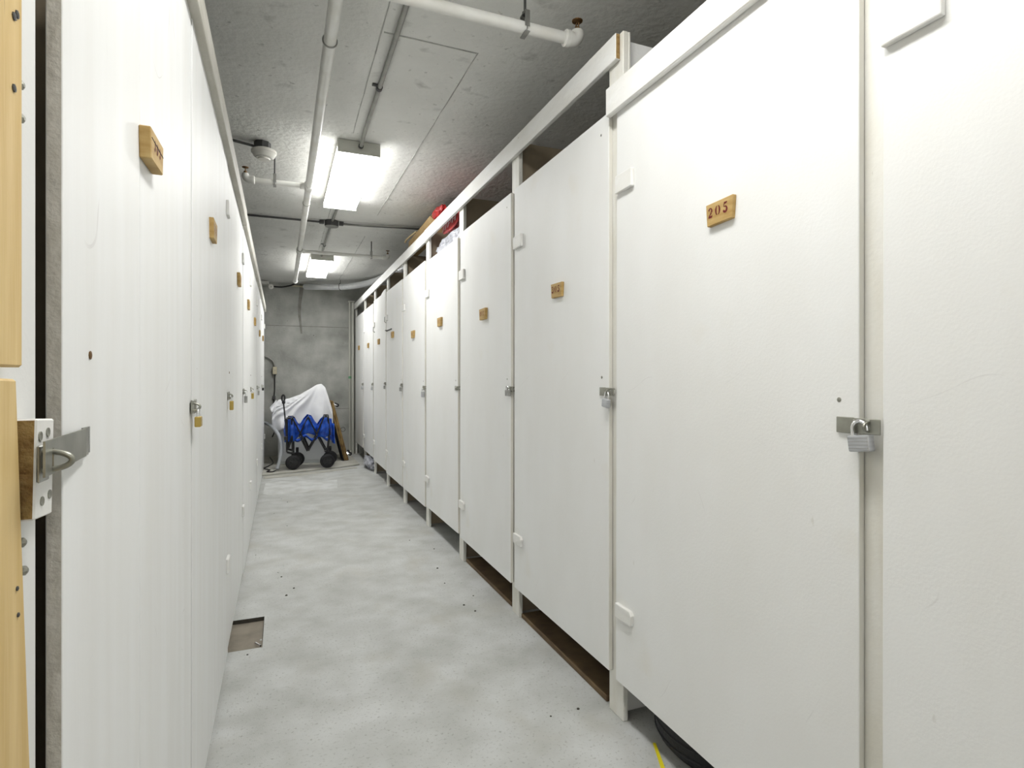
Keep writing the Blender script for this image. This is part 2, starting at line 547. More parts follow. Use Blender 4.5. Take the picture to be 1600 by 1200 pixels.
def plate_part(door, y, z, side, text='***', top=.100, bot=.088, h=.058, lean=0.0, th=.013, size=.0265):
    """number plate of tapered wood on a door; side=+1 right row (faces -X), -1 left row"""
    face = RD if side > 0 else LD
    X0, X1 = face, face - side * th
    s_ = -side                                   # reading direction along Y
    pts = [(-top / 2, h / 2), (top / 2, h / 2 + lean), (bot / 2, -h / 2 + lean), (-bot / 2, -h / 2)]
    mb_ = MB().prism([(X0, y + s_ * u, z + v) for u, v in pts], (X1 - X0, 0, 0))
    p = mb_.build('number_plate', 'plate_wood', door, bevel=.0015)
    n = len(text)
    for i, ch in enumerate(text):
        mb_ = MB()
        u0 = (i - n / 2) * size * 1.02 + .002
        for q in digit(ch):
            mb_.add([(X1 - side * .0006, y + s_ * (u0 + a * size * 1.0), z - size * .32 + b_ * size + lean * (u0 / top + .5)) for a, b_ in q], [(0, 1, 2, 3)])
        mb_.build('digit', 'ink', door)
    return p


# ------------------------------------------------------------------ hardware
def hasp_part(door, y0, y1, z, side, hgt=.032, lift=.003, m='steel'):
    """hasp: leaf from y0 (on the door) to y1 (over the post) with hinge knuckle, slot and staple"""
    face = RD if side > 0 else LD
    a = face - side * lift
    d = 1 if y1 > y0 else -1
    ym = y0 + (y1 - y0) * .42
    mb_ = MB()
    mb_.box(min(a, a - side * .003), max(a, a - side * .003), min(y0, ym), max(y0, ym), z - hgt / 2, z + hgt / 2)
    mb_.box(min(a, a - side * .003), max(a, a - side * .003), min(ym, y1) + .002, max(ym, y1), z - hgt / 2 * .94, z + hgt / 2 * .94)
    mb_.cyl((a - side * .003, ym, z - hgt * .45), (a - side * .003, ym, z + hgt * .36), .003, 8)
    mb_.box(min(a, face), max(a, face), min(y0, ym) + .004, max(y0, ym), z - hgt / 2 + .003, z + hgt / 2 - .003)
    o = mb_.build('hasp', m, door, bevel=.0012)
    # staple ring
    yc = y0 + (y1 - y0) * .72
    pts = [(a - side * (.002 + .016 * math.sin(t)), yc + d * .002, z + .009 * math.cos(t)) for t in [PI * i / 10 for i in range(11)]]
    MB().tube([(face + side * .012, yc + d * .002, z + .009)] + pts + [(face + side * .012, yc + d * .002, z - .009)], .0028, 7).build('staple', 'steel', door, smooth=True)
    return Vector((a - side * .014, yc, z))


def padlock(at, side, label, m='lock_steel', wd=.042, ht=.031, tilt=0.0, sh=.026, group='padlocks on the locker hasps', turn=0.0, open_=False):
    """padlock hanging with the top of its shackle at 'at', facing the corridor"""
    t = thing('padlock', (at[0], at[1], at[2] - sh - ht), label, 'padlock', group)
    Rm = rotm('X', tilt) @ rotm('Z', turn)
    A = Vector(at)

    def W(y, z, x=0):
        return A + Rm @ Vector((x, y, z))
    th = wd * .42
    mb_ = MB()
    mb_.box(A.x - th / 2, A.x + th / 2, A.y - wd / 2, A.y + wd / 2, A.z - sh - ht, A.z - sh, rot=Rm, piv=A)
    mb_.build('body', m, t, bevel=.0028, seg=2)
    mb_ = MB()
    r = wd * .34
    f_ = -1 if open_ else 1
    mb_.tube([W(-r * f_, -sh - .002)] + [W(-r * f_ * math.cos(PI * i / 12), -r + r * math.sin(PI * i / 12)) for i in range(13)] +
             [W(r * f_, -sh - .002 if not open_ else -sh + .008)], wd * .085, 8)
    mb_.build('shackle', 'chrome' if m != 'black_plastic' else 'steel', t, smooth=True)
    if m == 'lock_steel' and wd > .04:
        for k in range(4):
            zz = -sh - ht * (.2 + .2 * k)
            q = MB().box(A.x - th / 2 - .0006, A.x + th / 2 + .0006, A.y - wd * .46, A.y + wd * .46, A.z + zz - .0005, A.z + zz + .0005, rot=Rm, piv=A)
            q.build('lamination', 'galvanised', t)
    return t


# ------------------------------------------------------------------ right-hand lockers
ORD = {1: 'first', 2: 'second', 3: 'third', 4: 'fourth', 5: 'fifth', 6: 'sixth', 7: 'seventh', 8: 'eighth', 9: 'ninth'}
R_LABEL = {
    -1: 'white plywood storage locker at the right picture edge, nearest the camera',
    0: 'white storage locker with wooden plate reading 205 and an open steel padlock',
    1: 'white storage locker with wooden plate reading 305, just beyond 205',
    2: 'white storage locker next beyond 305, third numbered door from the camera',
    3: 'white storage locker with red bag and crumpled plastic showing over its door',
    4: 'white right-row locker just beyond the one with the red bag',
    5: 'right-row locker with a dark sliding bolt above its plate',
    6: 'right-row locker with a notched door top, third from the end wall',
    7: 'right-row locker second from the end wall, plastic bag poking out beneath',
    8: 'last right-row locker beside the concrete end wall',
}
DOOR_Z = {-1: (.14, 2.075), 0: (.140, 2.078), 1: (.146, 2.09), 2: (.152, 2.088), 3: (.166, 2.085), 4: (.150, 2.098), 5: (.150, 2.105), 6: (.165, 2.118), 7: (.19, 2.10), 8: (.205, 2.10)}
PLATE = {0: (1.162, 1.592, '205', .003), 1: (2.10, 1.527, '305', -.002), 2: (3.02, 1.525, '401', 0), 3: (3.96, 1.568, '***', 0), 4: (4.855, 1.545, '***', 0),
         5: (5.83, 1.612, '***', 0), 6: (6.715, 1.595, '***', 0), 7: (7.57, 1.597, '***', 0), 8: (8.525, 1.616, '***', 0)}
HASP_Z = {-1: 1.07, 0: 1.070, 1: 1.118, 2: 1.112, 3: 1.103, 4: 1.095, 5: 1.105, 6: 1.112, 7: 1.10, 8: 1.094}
lock_at = {}
r_door = {}
for k in range(-1, 9):
    P = P0 + SP * k                     # far edge of the locker's far post
    Pn = P - SP                         # far edge of its near post
    if k == 8:
        P = YF
    root = thing('storage_locker', (RP + .55, (P + Pn) / 2, 0), R_LABEL[k], 'locker', 'right-hand row of storage lockers')
    # far post (locker 8 meets the wall)
    if k < 8:
        top = 2.345 if k >= 1 else 2.46
        if k == 0:
            top = 2.345
        if k < 0:
            top = 2.10
        MB().box(RP, RP + .020, P - .089, P, 0, top).build('post', 'paint_post', root, bevel=.002)
        MB().box(RP + .0205, XR - .001, P - .068, P - .052, .02, 2.325).build('partition', 'paint_door' if k == 0 else 'dark_ply', root)
        if k == 0:                      # doubled studs beside the end of the top rail
            MB().box(RP + .0205, RP + .030, P - .089, P - .069, 1.9, 2.345).build('stud', 'paint_post', root, bevel=.002)
    else:
        MB().box(RP, RP + .03, YF - .07, YF - .002, 0, 2.25).build('post', 'paint_post', root, bevel=.002)
    # door
    z0, z1 = DOOR_Z[k]
    yn = Pn + .89 * 0 - .025 if k > -1 else Pn - .025
    yf = P - .075 if k < 8 else 8.98
    if k == 0:
        yn = .785
    if k == -1:
        yf = .740
    rng = random.Random(k + 40)
    mb = MB()
    lean = rng.uniform(-.004, .004) if k > 0 else 0
    j = lambda: rng.uniform(-.003, .003)
    fr = [(RD + j() * .6, yn + j(), z0 + j()), (RD + j() * .6, yf + j(), z0 + lean), (RD + j() * .6, yf + j(), z1 + lean), (RD + j() * .6, yn + j(), z1 + j())]
    if k == 6:                          # notch in the top corner
        a, b_ = fr[2], fr[3]
        fr = fr[:3] + [(RD, yn + .30, z1), (RD, yn + .27, z1 + .012), (RD, yn + .1, z1 + .03), (RD, yn, z1 + .03)]
    if k == 3:
        fr[3] = (fr[3][0], fr[3][1], z1 - .012)
    mb.prism(fr, (RP - RD - .0015, 0, 0), 0, face_m=1)
    door = mb.build('door', ['paint_door', 'paint_edge'], root, bevel=.0015)
    r_door[k] = door
    # pivot blocks at the far (hinge) edge
    if k >= -1 and k < 8:
        for zb in (1.815, .385):
            dz = rng.uniform(-.012, .012) if k > 0 else 0
            y1_, y0_ = (P - .086, P - .182) if k >= 0 else (.735, .628)
            hh = .030 if zb > 1 else .024
            mb = MB()
            if zb > 1:
                mb.box(RD - .014, RD, y0_, y1_, zb + dz - hh, zb + dz + hh)
            else:
                mb.prism([(RD, y1_, zb + dz - hh), (RD, y1_, zb + dz + hh), (RD, y0_ + .01, zb + dz + hh), (RD, y0_, zb + dz + hh - .012), (RD, y0_ + .006, zb + dz - hh)], (-.014, 0, 0))
            mb.build('hinge_block', 'paint_trim', door, bevel=.003, seg=2)
    if k in PLATE:
        y_, z_, tx, ln = PLATE[k]
        if k in (0, 1):
            plate_part(door, y_, z_, +1, tx, top=.098, bot=.088, lean=ln)
        else:
            plate_part(door, y_, z_, +1, tx, top=.105 + .006 * (k > 3), bot=.088, h=.062, th=.016)
    # hasp at the near edge, reaching over the post
    if k >= 0:
        hz = HASP_Z[k]
        if k == 0:
            lock_at[k] = hasp_part(door, .833, .738, hz, +1)
        else:
            lock_at[k] = hasp_part(door, yn + .052, yn - .044, hz, +1, hgt=.030 if k < 5 else .034)
    # screws
    for (sy, sz) in ((yf - .02 * 0 - .40, 1.2),) if k < 0 else (((yn + .045), hz + .05),):
        MB().lathe((RD, sy, sz), (-1, 0, 0), [(.005, 0), (.005, .0012), (.002, .002)], 8).build('screw', 'steel', door)
    MB().lathe((RD, yn + .05, z1 - .06), (-1, 0, 0), [(.004, 0), (.004, .0012), (.001, .002)], 8).build('screw', 'galvanised', door)

# bolt on locker 5 and small pulls
o = r_door[5]
MB().box(RD - .012, RD, 5.90, 6.20, 1.672, 1.684).cyl((RD - .010, 6.12, 1.678), (RD - .035, 6.12, 1.678), .006, 8).build('sliding_bolt', 'dark_steel', o, bevel=.002)
MB().tube([(RD, 6.24, 1.84), (RD - .02, 6.23, 1.83), (RD - .02, 6.23, 1.78), (RD, 6.24, 1.77)], .005, 6).build('pull', 'galvanised', o)
MB().tube([(RD, 7.06, 1.80), (RD - .02, 7.05, 1.79), (RD - .02, 7.05, 1.74), (RD, 7.06, 1.73)], .005, 6).build('pull', 'galvanised', r_door[6])

padlock(lock_at[0] + Vector((.004, .014, .010)), 1, 'large open laminated steel padlock hooked on the hasp of locker 205', wd=.044, ht=.032, tilt=-7, sh=.027, turn=0, open_=True)
padlock(lock_at[1] + Vector((0, 0, .0)), 1, 'small steel padlock on the hasp of locker 305', wd=.036, ht=.030, tilt=8, sh=.024)
padlock(lock_at[2] + Vector((0, .012, .012)), 1, 'dark steel padlock on the locker just beyond 305', m='galvanised', wd=.042, ht=.030, sh=.016)
padlock(lock_at[4] + Vector((0, .015, -.006)), 1, 'blue-grey padlock dangling on the locker just past the red bag', wd=.042, ht=.045, sh=.026)
padlock(lock_at[5] + Vector((0, .01, 0)), 1, 'grey padlock on the right-row locker with the sliding bolt', m='galvanised', wd=.04, ht=.035, sh=.022)
padlock(lock_at[6] + Vector((0, .0, 0)), 1, 'grey padlock on the right-row locker third from the end wall', m='galvanised', wd=.04, ht=.035, sh=.022)
padlock(lock_at[7] + Vector((0, .02, 0)), 1, 'silver padlock on the right-row locker second from the end wall', wd=.044, ht=.04, sh=.034)
padlock(lock_at[8] + Vector((0, .02, 0)), 1, 'silver padlock on the last right-row locker by the end wall', wd=.044, ht=.04, sh=.034)

# top rails on the right: the far long one and the lower near one
mb = MB()
mb.box(RP - .020, RP - .001, 1.668, 4.46, 2.252, 2.341, face_m={'y-': 1})
mb.box(RP - .020, RP - .001, 4.464, YF - .004, 2.246, 2.336)
tag(mb.build('trim_1', ['paint_trim', 'raw_cut'], bevel=.002), 'long white wooden top rail above the right-hand lockers', kind='structure')
mb = MB().box(RP - .040, RP - .019, YB + .01, 1.70, 2.062, 2.158)
tag(mb.build('trim_2', 'paint_trim', bevel=.003), 'lower white rail over locker 205', kind='structure')
mb = MB().box(RP - .018, RP - .002, .95, 1.66, 2.062, 2.10)
tag(mb.build('trim_3', 'paint_trim', bevel=.002), 'thin cleat behind the lower rail', kind='structure')
# ------------------------------------------------------------------ left-hand lockers
L_SEAM = [.717, 1.625, 2.66, 3.70, 4.55, 5.75, 7.10, 8.30]
L_LABEL = ['white storage locker nearest the camera on the left, its raw plywood door edge showing',
           'second storage locker from the camera in the left row',
           'third storage locker from the camera in the left row',
           'fourth storage locker from the camera in the left row',
           'fifth storage locker from the camera in the left row',
           'sixth storage locker from the camera in the left row',
           'last storage locker in the left row, nearest the grey hose']
L_PLATE = [(1.105, 1.538), (2.04, 1.632), (3.27, 1.675), (4.18, 1.655), (5.22, 1.64), (6.33, 1.625), (7.50, 1.65)]
l_lock = {}
for k in range(7):
    a, b_ = L_SEAM[k], L_SEAM[k + 1]
    root = thing('storage_locker', (LD - .5, (a + b_) / 2, 0), L_LABEL[k], 'locker', 'left-hand row of storage lockers')
    MB().box(LD - .06, LD - .022, b_ - .06, b_ - .002, 0, 2.14).build('post', 'paint_post', root, bevel=.002)
    MB().box(XL + .001, LD - .062, b_ - .030, b_ - .014, .02, 2.14).build('partition', 'dark_ply', root)
    rng = random.Random(k + 11)
    fx = LD + (.002 if k % 2 else 0)
    bot = .012 + .008 * (k % 3)
    mb = MB()
    if k == 0:
        fm = {'y-': 1}
        mb.box(fx - .0145, fx, a, 1.062, bot, 2.068, face_m=fm)
        mb.box(fx - .0145, fx, 1.0634, b_ - .004, bot, 2.068)
    elif k == 2:
        mb.box(fx - .0145, fx, a, 3.165, bot, 2.062)
        mb.box(fx - .0145, fx, 3.1665, b_ - .004, bot, 2.062)
    else:
        mb.box(fx - .0145, fx, a, b_ - .005, bot, 2.062 + .003 * (k % 2))
    door = mb.build('door', ['paint_grain', 'raw_ply_edge'], root, bevel=.001)
    # bottom kick board behind the door
    MB().box(LD - .045, LD - .024, a + .04, b_ - .05, 0, .09).build('kick_board', 'paint_post', root)
    y_, z_ = L_PLATE[k]
    if k == 0:
        plate_part(door, y_, z_, -1, '***', top=.105, bot=.095, h=.050, th=.017, lean=.004, size=.020)
        MB().box(LD + .0165, LD + .0176, y_ - .045, y_ + .048, z_ + .009, z_ + .0105).build('saw_cut', 'dark_earth', door)
    else:
        plate_part(door, y_, z_, -1, '***', top=.11, bot=.085, h=.062, th=.015)
    if k > 0:
        l_lock[k] = hasp_part(door, a + .052, a - .035, 1.095 - .002 * k, -1, hgt=.036)
        # hinge blocks on the far seam
    if k > 0:
        for zb in (1.86, .40):
            MB().box(LD, LD + .012, b_ - .080, b_ - .006, zb - .03, zb + .03).build('hinge_block', 'paint_trim', door, bevel=.003)
    MB().lathe((LD, a + .09, 1.19), (1, 0, 0), [(.005, 0), (.005, .0012), (.002, .002)], 8).build('screw', 'bronze', door)
    if k == 0:
        l_door0 = door
        l_root0 = root

padlock(l_lock[1] + Vector((0, 0, -.004)), -1, 'brass padlock on the second left-row locker, nearest brass lock', m='brass', wd=.034, ht=.026, sh=.020)
padlock(l_lock[2] + Vector((0, 0, 0)), -1, 'brass padlock on the third left-row locker from the camera', m='brass', wd=.034, ht=.038, sh=.020)
padlock(l_lock[3] + Vector((0, 0, 0)), -1, 'dull grey padlock on the fourth left-row locker from the camera', m='galvanised', wd=.04, ht=.04, sh=.026)
padlock(l_lock[4] + Vector((0, 0, 0)), -1, 'tilted brass padlock on the fifth left-row locker from the camera', m='brass', wd=.04, ht=.04, sh=.026, tilt=10)
padlock(l_lock[5] + Vector((0, 0, 0)), -1, 'slim grey padlock on the sixth left-row locker from the camera', m='galvanised', wd=.036, ht=.04, sh=.03)
padlock(l_lock[6] + Vector((0, 0, 0)), -1, 'small black padlock on the last left-row locker', m='black_plastic', wd=.05, ht=.03, sh=.02)

# the open hasp at the camera end, on its block of particle board
tl = 3.5
Rb = rotm('X', -tl)
pv = (LD, .64, 1.08)
mb = MB()
mb.box(-.220, -.200, .622, .664, 1.037, 1.126, rot=Rb, piv=pv, face_m={'y-': 1, 'z-': 1})
blk = mb.build('latch_block', ['paint_trim', 'raw_cut'], l_root0, bevel=.0015)
for (yy, zz) in ((.632, 1.111), (.650, 1.113), (.636, 1.052), (.654, 1.055)):
    MB().lathe((-.200, yy, zz), (1, 0, 0), [(.0042, 0), (.0042, .001), (.0015, .0004)], 10).build('screw', 'steel', blk)
# staple plate, D ring and the swung hasp leaf
MB().box(-.200, -.197, .6235, .645, 1.070, 1.103).build('staple_plate', 'galvanised', blk, bevel=.001)
mb = MB()
za = 1.0890
pts = [(-.197 + .0215 * math.sin(PI * i / 14), .6295, za + .0085 * math.cos(PI * i / 14)) for i in range(15)]
mb.tube(pts, .0026, 8)
mb.build('staple_ring', 'steel', blk, smooth=True)
hp = (LD + .003, .777, 1.091)
Rl = rotm('Z', 5.2) @ rotm('X', -.6)
mb = MB()
for (ya, yb, za_, zb_) in ((.604, .6265, 1.0755, 1.1065), (.6265, .6325, 1.0755, 1.0790), (.6265, .6325, 1.0985, 1.1065), (.6325, .776, 1.0755, 1.1065)):
    mb.box(LD + .003, LD + .0048, ya, yb, za_, zb_, rot=Rl, piv=hp)
lf = mb.build('hasp_leaf', 'steel', l_door0)
mb = MB().cyl((LD + .003, .778, 1.077), (LD + .003, .778, 1.107), .0032, 10).box(LD, LD + .002, .779, .800, 1.077, 1.107)
mb.build('hasp_hinge', ['galvanised'], l_door0)

# the latch jamb, the fresh pine boards screwed to it and their screws
jamb = tag(MB().box(-.262, -.222, .40, .692, 0, 2.59).build('trim_5', 'paint_door', bevel=.002), 'white jamb beside the nearest left locker door', kind='structure')
pine_u = thing('pine_board', (-.214, .50, 1.172), 'upper raw yellow pine board at the left picture edge', 'board', 'raw pine boards beside the nearest left locker')
mb = MB().box(-.2215, -.207, .42, .616, 1.172, 2.58)
mb.build('board', 'pine', pine_u, bevel=.002)
for (yy, zz) in ((.598, 1.405), (.598, 1.465), (.604, 1.47)):
    MB().lathe((-.207, yy, zz), (1, 0, 0), [(.0035, 0), (.0035, .001), (.001, .0016)], 8).build('screw_head', 'dark_steel', pine_u)
pine_l = thing('pine_board', (-.214, .50, 0), 'lower raw yellow pine board at the left picture edge, slightly tilted', 'board', 'raw pine boards beside the nearest left locker')
mb = MB().prism([(-.2215, .42, 0), (-.2215, .700, 0), (-.2215, .604, 1.162), (-.2215, .42, 1.166)], (.0145, 0, 0))
mb.build('board', 'pine', pine_l, bevel=.002)
for (yy, zz) in ((.612, .985), (.614, .962)):
    MB().lathe((-.207, yy - .008, zz), (1, 0, 0), [(.002, 0), (.002, .001), (.0005, .0016)], 8).build('screw_head', 'dark_steel', pine_l)
for (yy, zz) in ((.654, 1.012), (.658, .985), (.650, 1.43), (.651, 1.40)):
    MB().lathe((-.222, yy, zz), (1, .0, 0), [(.0045, 0), (.0045, .003), (.002, .005)], 8).build('screw', 'steel', jamb)

# left top rail
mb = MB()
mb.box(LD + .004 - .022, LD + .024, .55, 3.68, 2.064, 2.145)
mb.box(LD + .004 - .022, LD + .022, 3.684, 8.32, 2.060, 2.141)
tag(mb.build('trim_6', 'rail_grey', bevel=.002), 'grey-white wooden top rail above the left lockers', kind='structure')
# rest of the left row behind the viewer
tag(MB().box(-.235, -.222, YB + .001, .399, .012, 2.14).build('trim_7', 'paint_grain'), 'white panel of the left row beside the viewer', kind='structure')

# ------------------------------------------------------------------ fluorescent fixtures
def fixture(y0, y1, label, x=.440, wd=.252):
    zt, zb = CZ, 2.527
    t = thing('ceiling_light', (x, (y0 + y1) / 2, zb), label, 'light', 'fluorescent ceiling lights')
    MB().box(x - wd * .495, x + wd * .495, y0 + .0125, y1 - .0125, zb + .035, zt - .001).build('housing', 'fixture_white', t)
    for ya in (y0, y1 - .012):
        MB().prism([(x - wd / 2, ya, zt - .002), (x + wd / 2, ya, zt - .002), (x + wd / 2, ya, zb), (x - wd / 2, ya, zb)], (0, .012, 0)).build('end_cap', 'fixture_white', t, bevel=.001)
    # wrap-around lens: U section
    hi_, lo_ = zb + .034, zb + .004
    prof = [(-wd / 2 + .001, hi_), (-wd / 2 + .001, lo_ + .019), (-wd / 2 + .012, lo_), (wd / 2 - .012, lo_), (wd / 2 - .001, lo_ + .019), (wd / 2 - .001, hi_),
            (wd / 2 - .005, hi_), (wd / 2 - .005, lo_ + .022), (wd / 2 - .014, lo_ + .004), (-wd / 2 + .014, lo_ + .004), (-wd / 2 + .005, lo_ + .022), (-wd / 2 + .005, hi_)]
    mb_ = MB()
    n = len(prof)
    ya, yb = y0 + .0125, y1 - .0125
    vs = [(x + u, ya, z) for u, z in prof] + [(x + u, yb, z) for u, z in prof]
    mb_.add(vs, [[i, (i + 1) % n, n + (i + 1) % n, n + i] for i in range(n)])
    mb_.build('lens', 'lamp_lens', t)
    for dx in (-wd * .4, wd * .4):
        MB().box(x + dx - .008, x + dx + .008, y0 - .004, y0, zt - .03, zt - .014).build('end_clip', 'fixture_white', t)
    return t


fixture(3.555, 4.785, 'bright fluorescent ceiling light nearer the camera, between the rows')
fixture(6.90, 8.13, 'bright fluorescent ceiling light at the far end by the end wall')
fixture(.25, 1.48, 'fluorescent ceiling light just out of view above the camera, lighting the nearest lockers')
fixture(-3.1, -1.87, 'unseen fluorescent fill light added behind the camera')  # added out of view as fill, to lift the lower doors

# ------------------------------------------------------------------ conduits on the ceiling
def conduit(pts, r, label, name='conduit', m='conduit', clips=()):
    t = thing(name, pts[0], label, 'conduit', None)
    MB().tube(pts, r, 10).build('tube', m, t, smooth=True)
    for c, ax in clips:
        MB().lathe(Vector(c) - Vector(ax) * .012, ax, [(r * 1.35, 0), (r * 1.35, .024)], 12).build('coupling', 'dark_steel', t)
        a_ = Vector(ax).cross(Vector((0, 0, 1)))
        c2 = Vector(c) - a_ * .022
        MB().box(c2.x - .012, c2.x + .012, c2.y - .010, c2.y + .010, CZ - .007, CZ - .001).build('clip', 'dark_steel', t)
    return t


conduit([(.440, 1.485, 2.585), (.442, 1.60, 2.590), (.450, 3.44, 2.590), (.450, 3.51, 2.578), (.449, 3.541, 2.571)], .0115,
        'grey metal conduit on the ceiling leading to the nearer light', clips=[((.447, 2.84, 2.590), (0, 1, 0))])
MB_ = MB().lathe((.449, 3.536, 2.571), (0, 1, 0), [(.015, 0), (.015, .0185)], 10)
tag(MB_.build('conduit_connector', 'dark_steel'), 'dark connector on the end of the nearer light', 'connector')
conduit([(.440, 4.79, 2.585), (.436, 4.9, 2.590), (.430, 5.375, 2.590)], .0115, 'short ceiling conduit between the nearer light and the junction box')
conduit([(.427, 5.505, 2.590), (.430, 6.80, 2.590), (.432, 6.895, 2.578)], .0115, 'ceiling conduit from the junction box to the far light', clips=[((.4295, 6.40, 2.590), (0, 1, 0))])
t = thing('junction_box', (.427, 5.44, 2.60), 'dark round junction box on the ceiling between the two lights', 'junction box')
MB().lathe((.427, 5.44, CZ - .002), (0, 0, -1), [(.062, 0), (.062, .045), (.058, .050)], 10).build('box', 'dark_steel', t)
MB().box(.322, .362, 5.42, 5.46, 2.570, 2.600).box(.492, .532, 5.42, 5.46, 2.570, 2.600).build('connector', 'dark_steel', t, bevel=.003)
MB().lathe((.427, 5.44, CZ - .052), (0, 0, -1), [(.06, 0), (.06, .003)], 10).build('cover', 'conduit', t)
c1 = spline([(-.72, 5.48, 2.590), (-.26, 5.465, 2.590), (.10, 5.455, 2.588), (.322, 5.442, 2.585)], 6)
conduit(c1, .009, 'dark cable across the ceiling running left from the junction box', name='cable', m='dark_steel')
c1 = spline([(.532, 5.44, 2.585), (.68, 5.43, 2.584), (.92, 5.40, 2.588), (1.25, 5.36, 2.590), (1.9, 5.28, 2.592)], 6)
conduit(c1, .009, 'dark cable across the ceiling running right from the junction box', name='cable', m='dark_steel')
c1 = spline([(.532, 5.425, 2.576), (.64, 5.39, 2.570), (.78, 5.375, 2.580), (1.15, 5.32, 2.586), (1.9, 5.22, 2.592)], 6)
conduit(c1, .006, 'thin second cable drooping beside the right ceiling cable', name='cable', m='conduit')

# ------------------------------------------------------------------ sprinkler pipes
PZ = 2.445
PX = .172
t = thing('sprinkler_pipe', (PX, 3.9, PZ), 'white main sprinkler pipe running the length of the ceiling', 'pipe')
MB().tube([(PX, YB + .01, PZ), (PX, 8.00, PZ)], .0235, 16).build('main_pipe', 'pipe_white', t, smooth=True)
MB().lathe((PX, 7.98, PZ), (0, 1, 0), [(.029, 0), (.031, .02), (.031, .045), (.02, .06)], 16).build('end_cap', 'pipe_white', t, smooth=True)
for yy in (1.915, 4.035, 6.10):
    MB().lathe((PX, yy - .05, PZ), (0, 1, 0), [(.0245, 0), (.031, .008), (.031, .022), (.0285, .028), (.0285, .072), (.031, .078), (.031, .092), (.0245, .10)], 16).build('tee', 'pipe_white', t, smooth=True)
MB().torus((PX, 2.266, PZ), (0, 1, 0), .0262, .003, 24, 6).build('hanger_band', 'galvanised', t)
MB().tube([(PX, 2.266, PZ + .026), (PX, 2.266, CZ - .001)], .005, 8).build('hanger_rod', 'galvanised', t)
MB().torus((PX, 4.42, PZ), (0, 1, 0), .0245, .002, 24, 6).build('joint_ring', 'steel', t)
MB().torus((PX, 6.00, PZ), (0, 1, 0), .0262, .003, 24, 6).build('hanger_band', 'galvanised', t)
MB().tube([(PX, 6.00, PZ + .026), (PX, 6.00, CZ - .001)], .005, 8).build('hanger_rod', 'galvanised', t)


def branch(y, x1, xh, label, r=.021):
    s_ = 1 if x1 > PX else -1
    t_ = thing('sprinkler_branch', (x1, y, PZ), label, 'pipe', 'white sprinkler branch pipes')
    MB().tube([(PX + s_ * .03, y, PZ), (x1 - s_ * .03, y, PZ)], r, 16).build('branch_pipe', 'pipe_white', t_, smooth=True)
    MB().lathe((PX + s_ * .028, y, PZ), (s_, 0, 0), [(r * 1.35, 0), (r * 1.35, .022), (r * 1.05, .028)], 16).build('collar', 'pipe_white', t_, smooth=True)
    # elbow
    mb_ = MB()
    el = [(x1 - s_ * .024 + s_ * .024 * math.sin(a_), y, PZ + .024 - .024 * math.cos(a_)) for a_ in [PI / 2 * i / 8 for i in range(9)]]
    mb_.tube([(x1 - s_ * .045, y, PZ)] + el + [(x1, y, PZ + .036)], [r * 1.30] * 2 + [r * 1.25] * 8 + [r * 1.1], 16)
    mb_.build('elbow', 'pipe_white', t_, smooth=True)
    MB().lathe((x1 - s_ * .036, y, PZ), (-s_, 0, 0), [(r * 1.45, 0), (r * 1.45, .016), (r * 1.1, .02)], 16).build('collar', 'pipe_white', t_, smooth=True)
    # upright sprinkler head
    h = MB().cyl((x1, y, PZ + .034), (x1, y, PZ + .050), .010, 8)
    for dy in (-.011, .011):
        h.tube([(x1, y + dy * .7, PZ + .048), (x1, y + dy * 1.15, PZ + .060), (x1, y + dy * .3, PZ + .072)], .0028, 6)
    h.build('sprinkler_frame', 'bronze', t_)
    h = MB().lathe((x1, y, PZ + .070), (0, 0, 1), [(.008, 0), (.020, .003), (.021, .006), (.006, .010)], 14)
    h.build('deflector', 'bronze', t_)
    # clevis hanger
    MB().torus((xh, y, PZ), (1, 0, 0), r + .003, .0022, 24, 6).build('hanger_band', 'galvanised', t_)
    MB().box(xh - .009, xh + .009, y - .0015 - r - .003, y + .0015 - r - .003, PZ - .006, PZ + .05).box(xh - .009, xh + .009, y - .0015 + r + .003, y + .0015 + r + .003, PZ - .006, PZ + .05) \
        .box(xh - .009, xh + .009, y - r - .004, y + r + .004, PZ + .048, PZ + .052).box(xh - .009, xh + .009, y - r - .0045, y + r + .0045, PZ - r - .006, PZ - r - .002) \
        .build('clevis', 'galvanised', t_)
    MB().tube([(xh, y, PZ + .05), (xh, y, CZ - .001)], .005, 8).lathe((xh, y, PZ + .045), (0, 0, 1), [(.010, 0), (.010, .012)], 6).build('hanger_rod', 'dark_steel', t_)
    return t_


branch(1.915, 1.042, .826, 'large white sprinkler branch pipe at top centre, crossing toward locker 205')
branch(4.035, -.212, -.038, 'short white sprinkler branch going left above the left lockers', .018)
branch(6.10, 1.048, .878, 'thin far sprinkler branch going right in front of the far light', .017)

# ------------------------------------------------------------------ smoke detector
t = thing('smoke_detector', (-.10, 3.80, 2.50), 'round white smoke detector on a black base on the ceiling', 'smoke detector')
MB().lathe((-.105, 3.80, CZ - .001), (0, 0, -1), [(.048, 0), (.048, .045)], 8).build('base_box', 'dark_steel', t)
MB().lathe((-.096, 3.795, CZ - .046), (0, 0, -1), [(.060, 0), (.072, .006), (.073, .020), (.066, .026), (.060, .040), (.040, .052), (.036, .052), (.034, .060), (.010, .062)], 24).build('detector_head', 'white_plastic', t, smooth=True)
MB().torus((-.096, 3.795, CZ - .093), (0, 0, 1), .045, .003, 24, 6).build('vent_ring', 'seam_grey', t)
for y_, z_ in ((3.81, 2.588), (3.78, 2.580)):
    MB().tube(spline([(-.62, y_ - .06, z_), (-.35, y_ - .05, z_ - .002), (-.22, y_ - .02, z_ - .006), (-.155, y_, z_ - .008)], 5), .007, 8).build('cable', 'dark_steel', t, smooth=True)

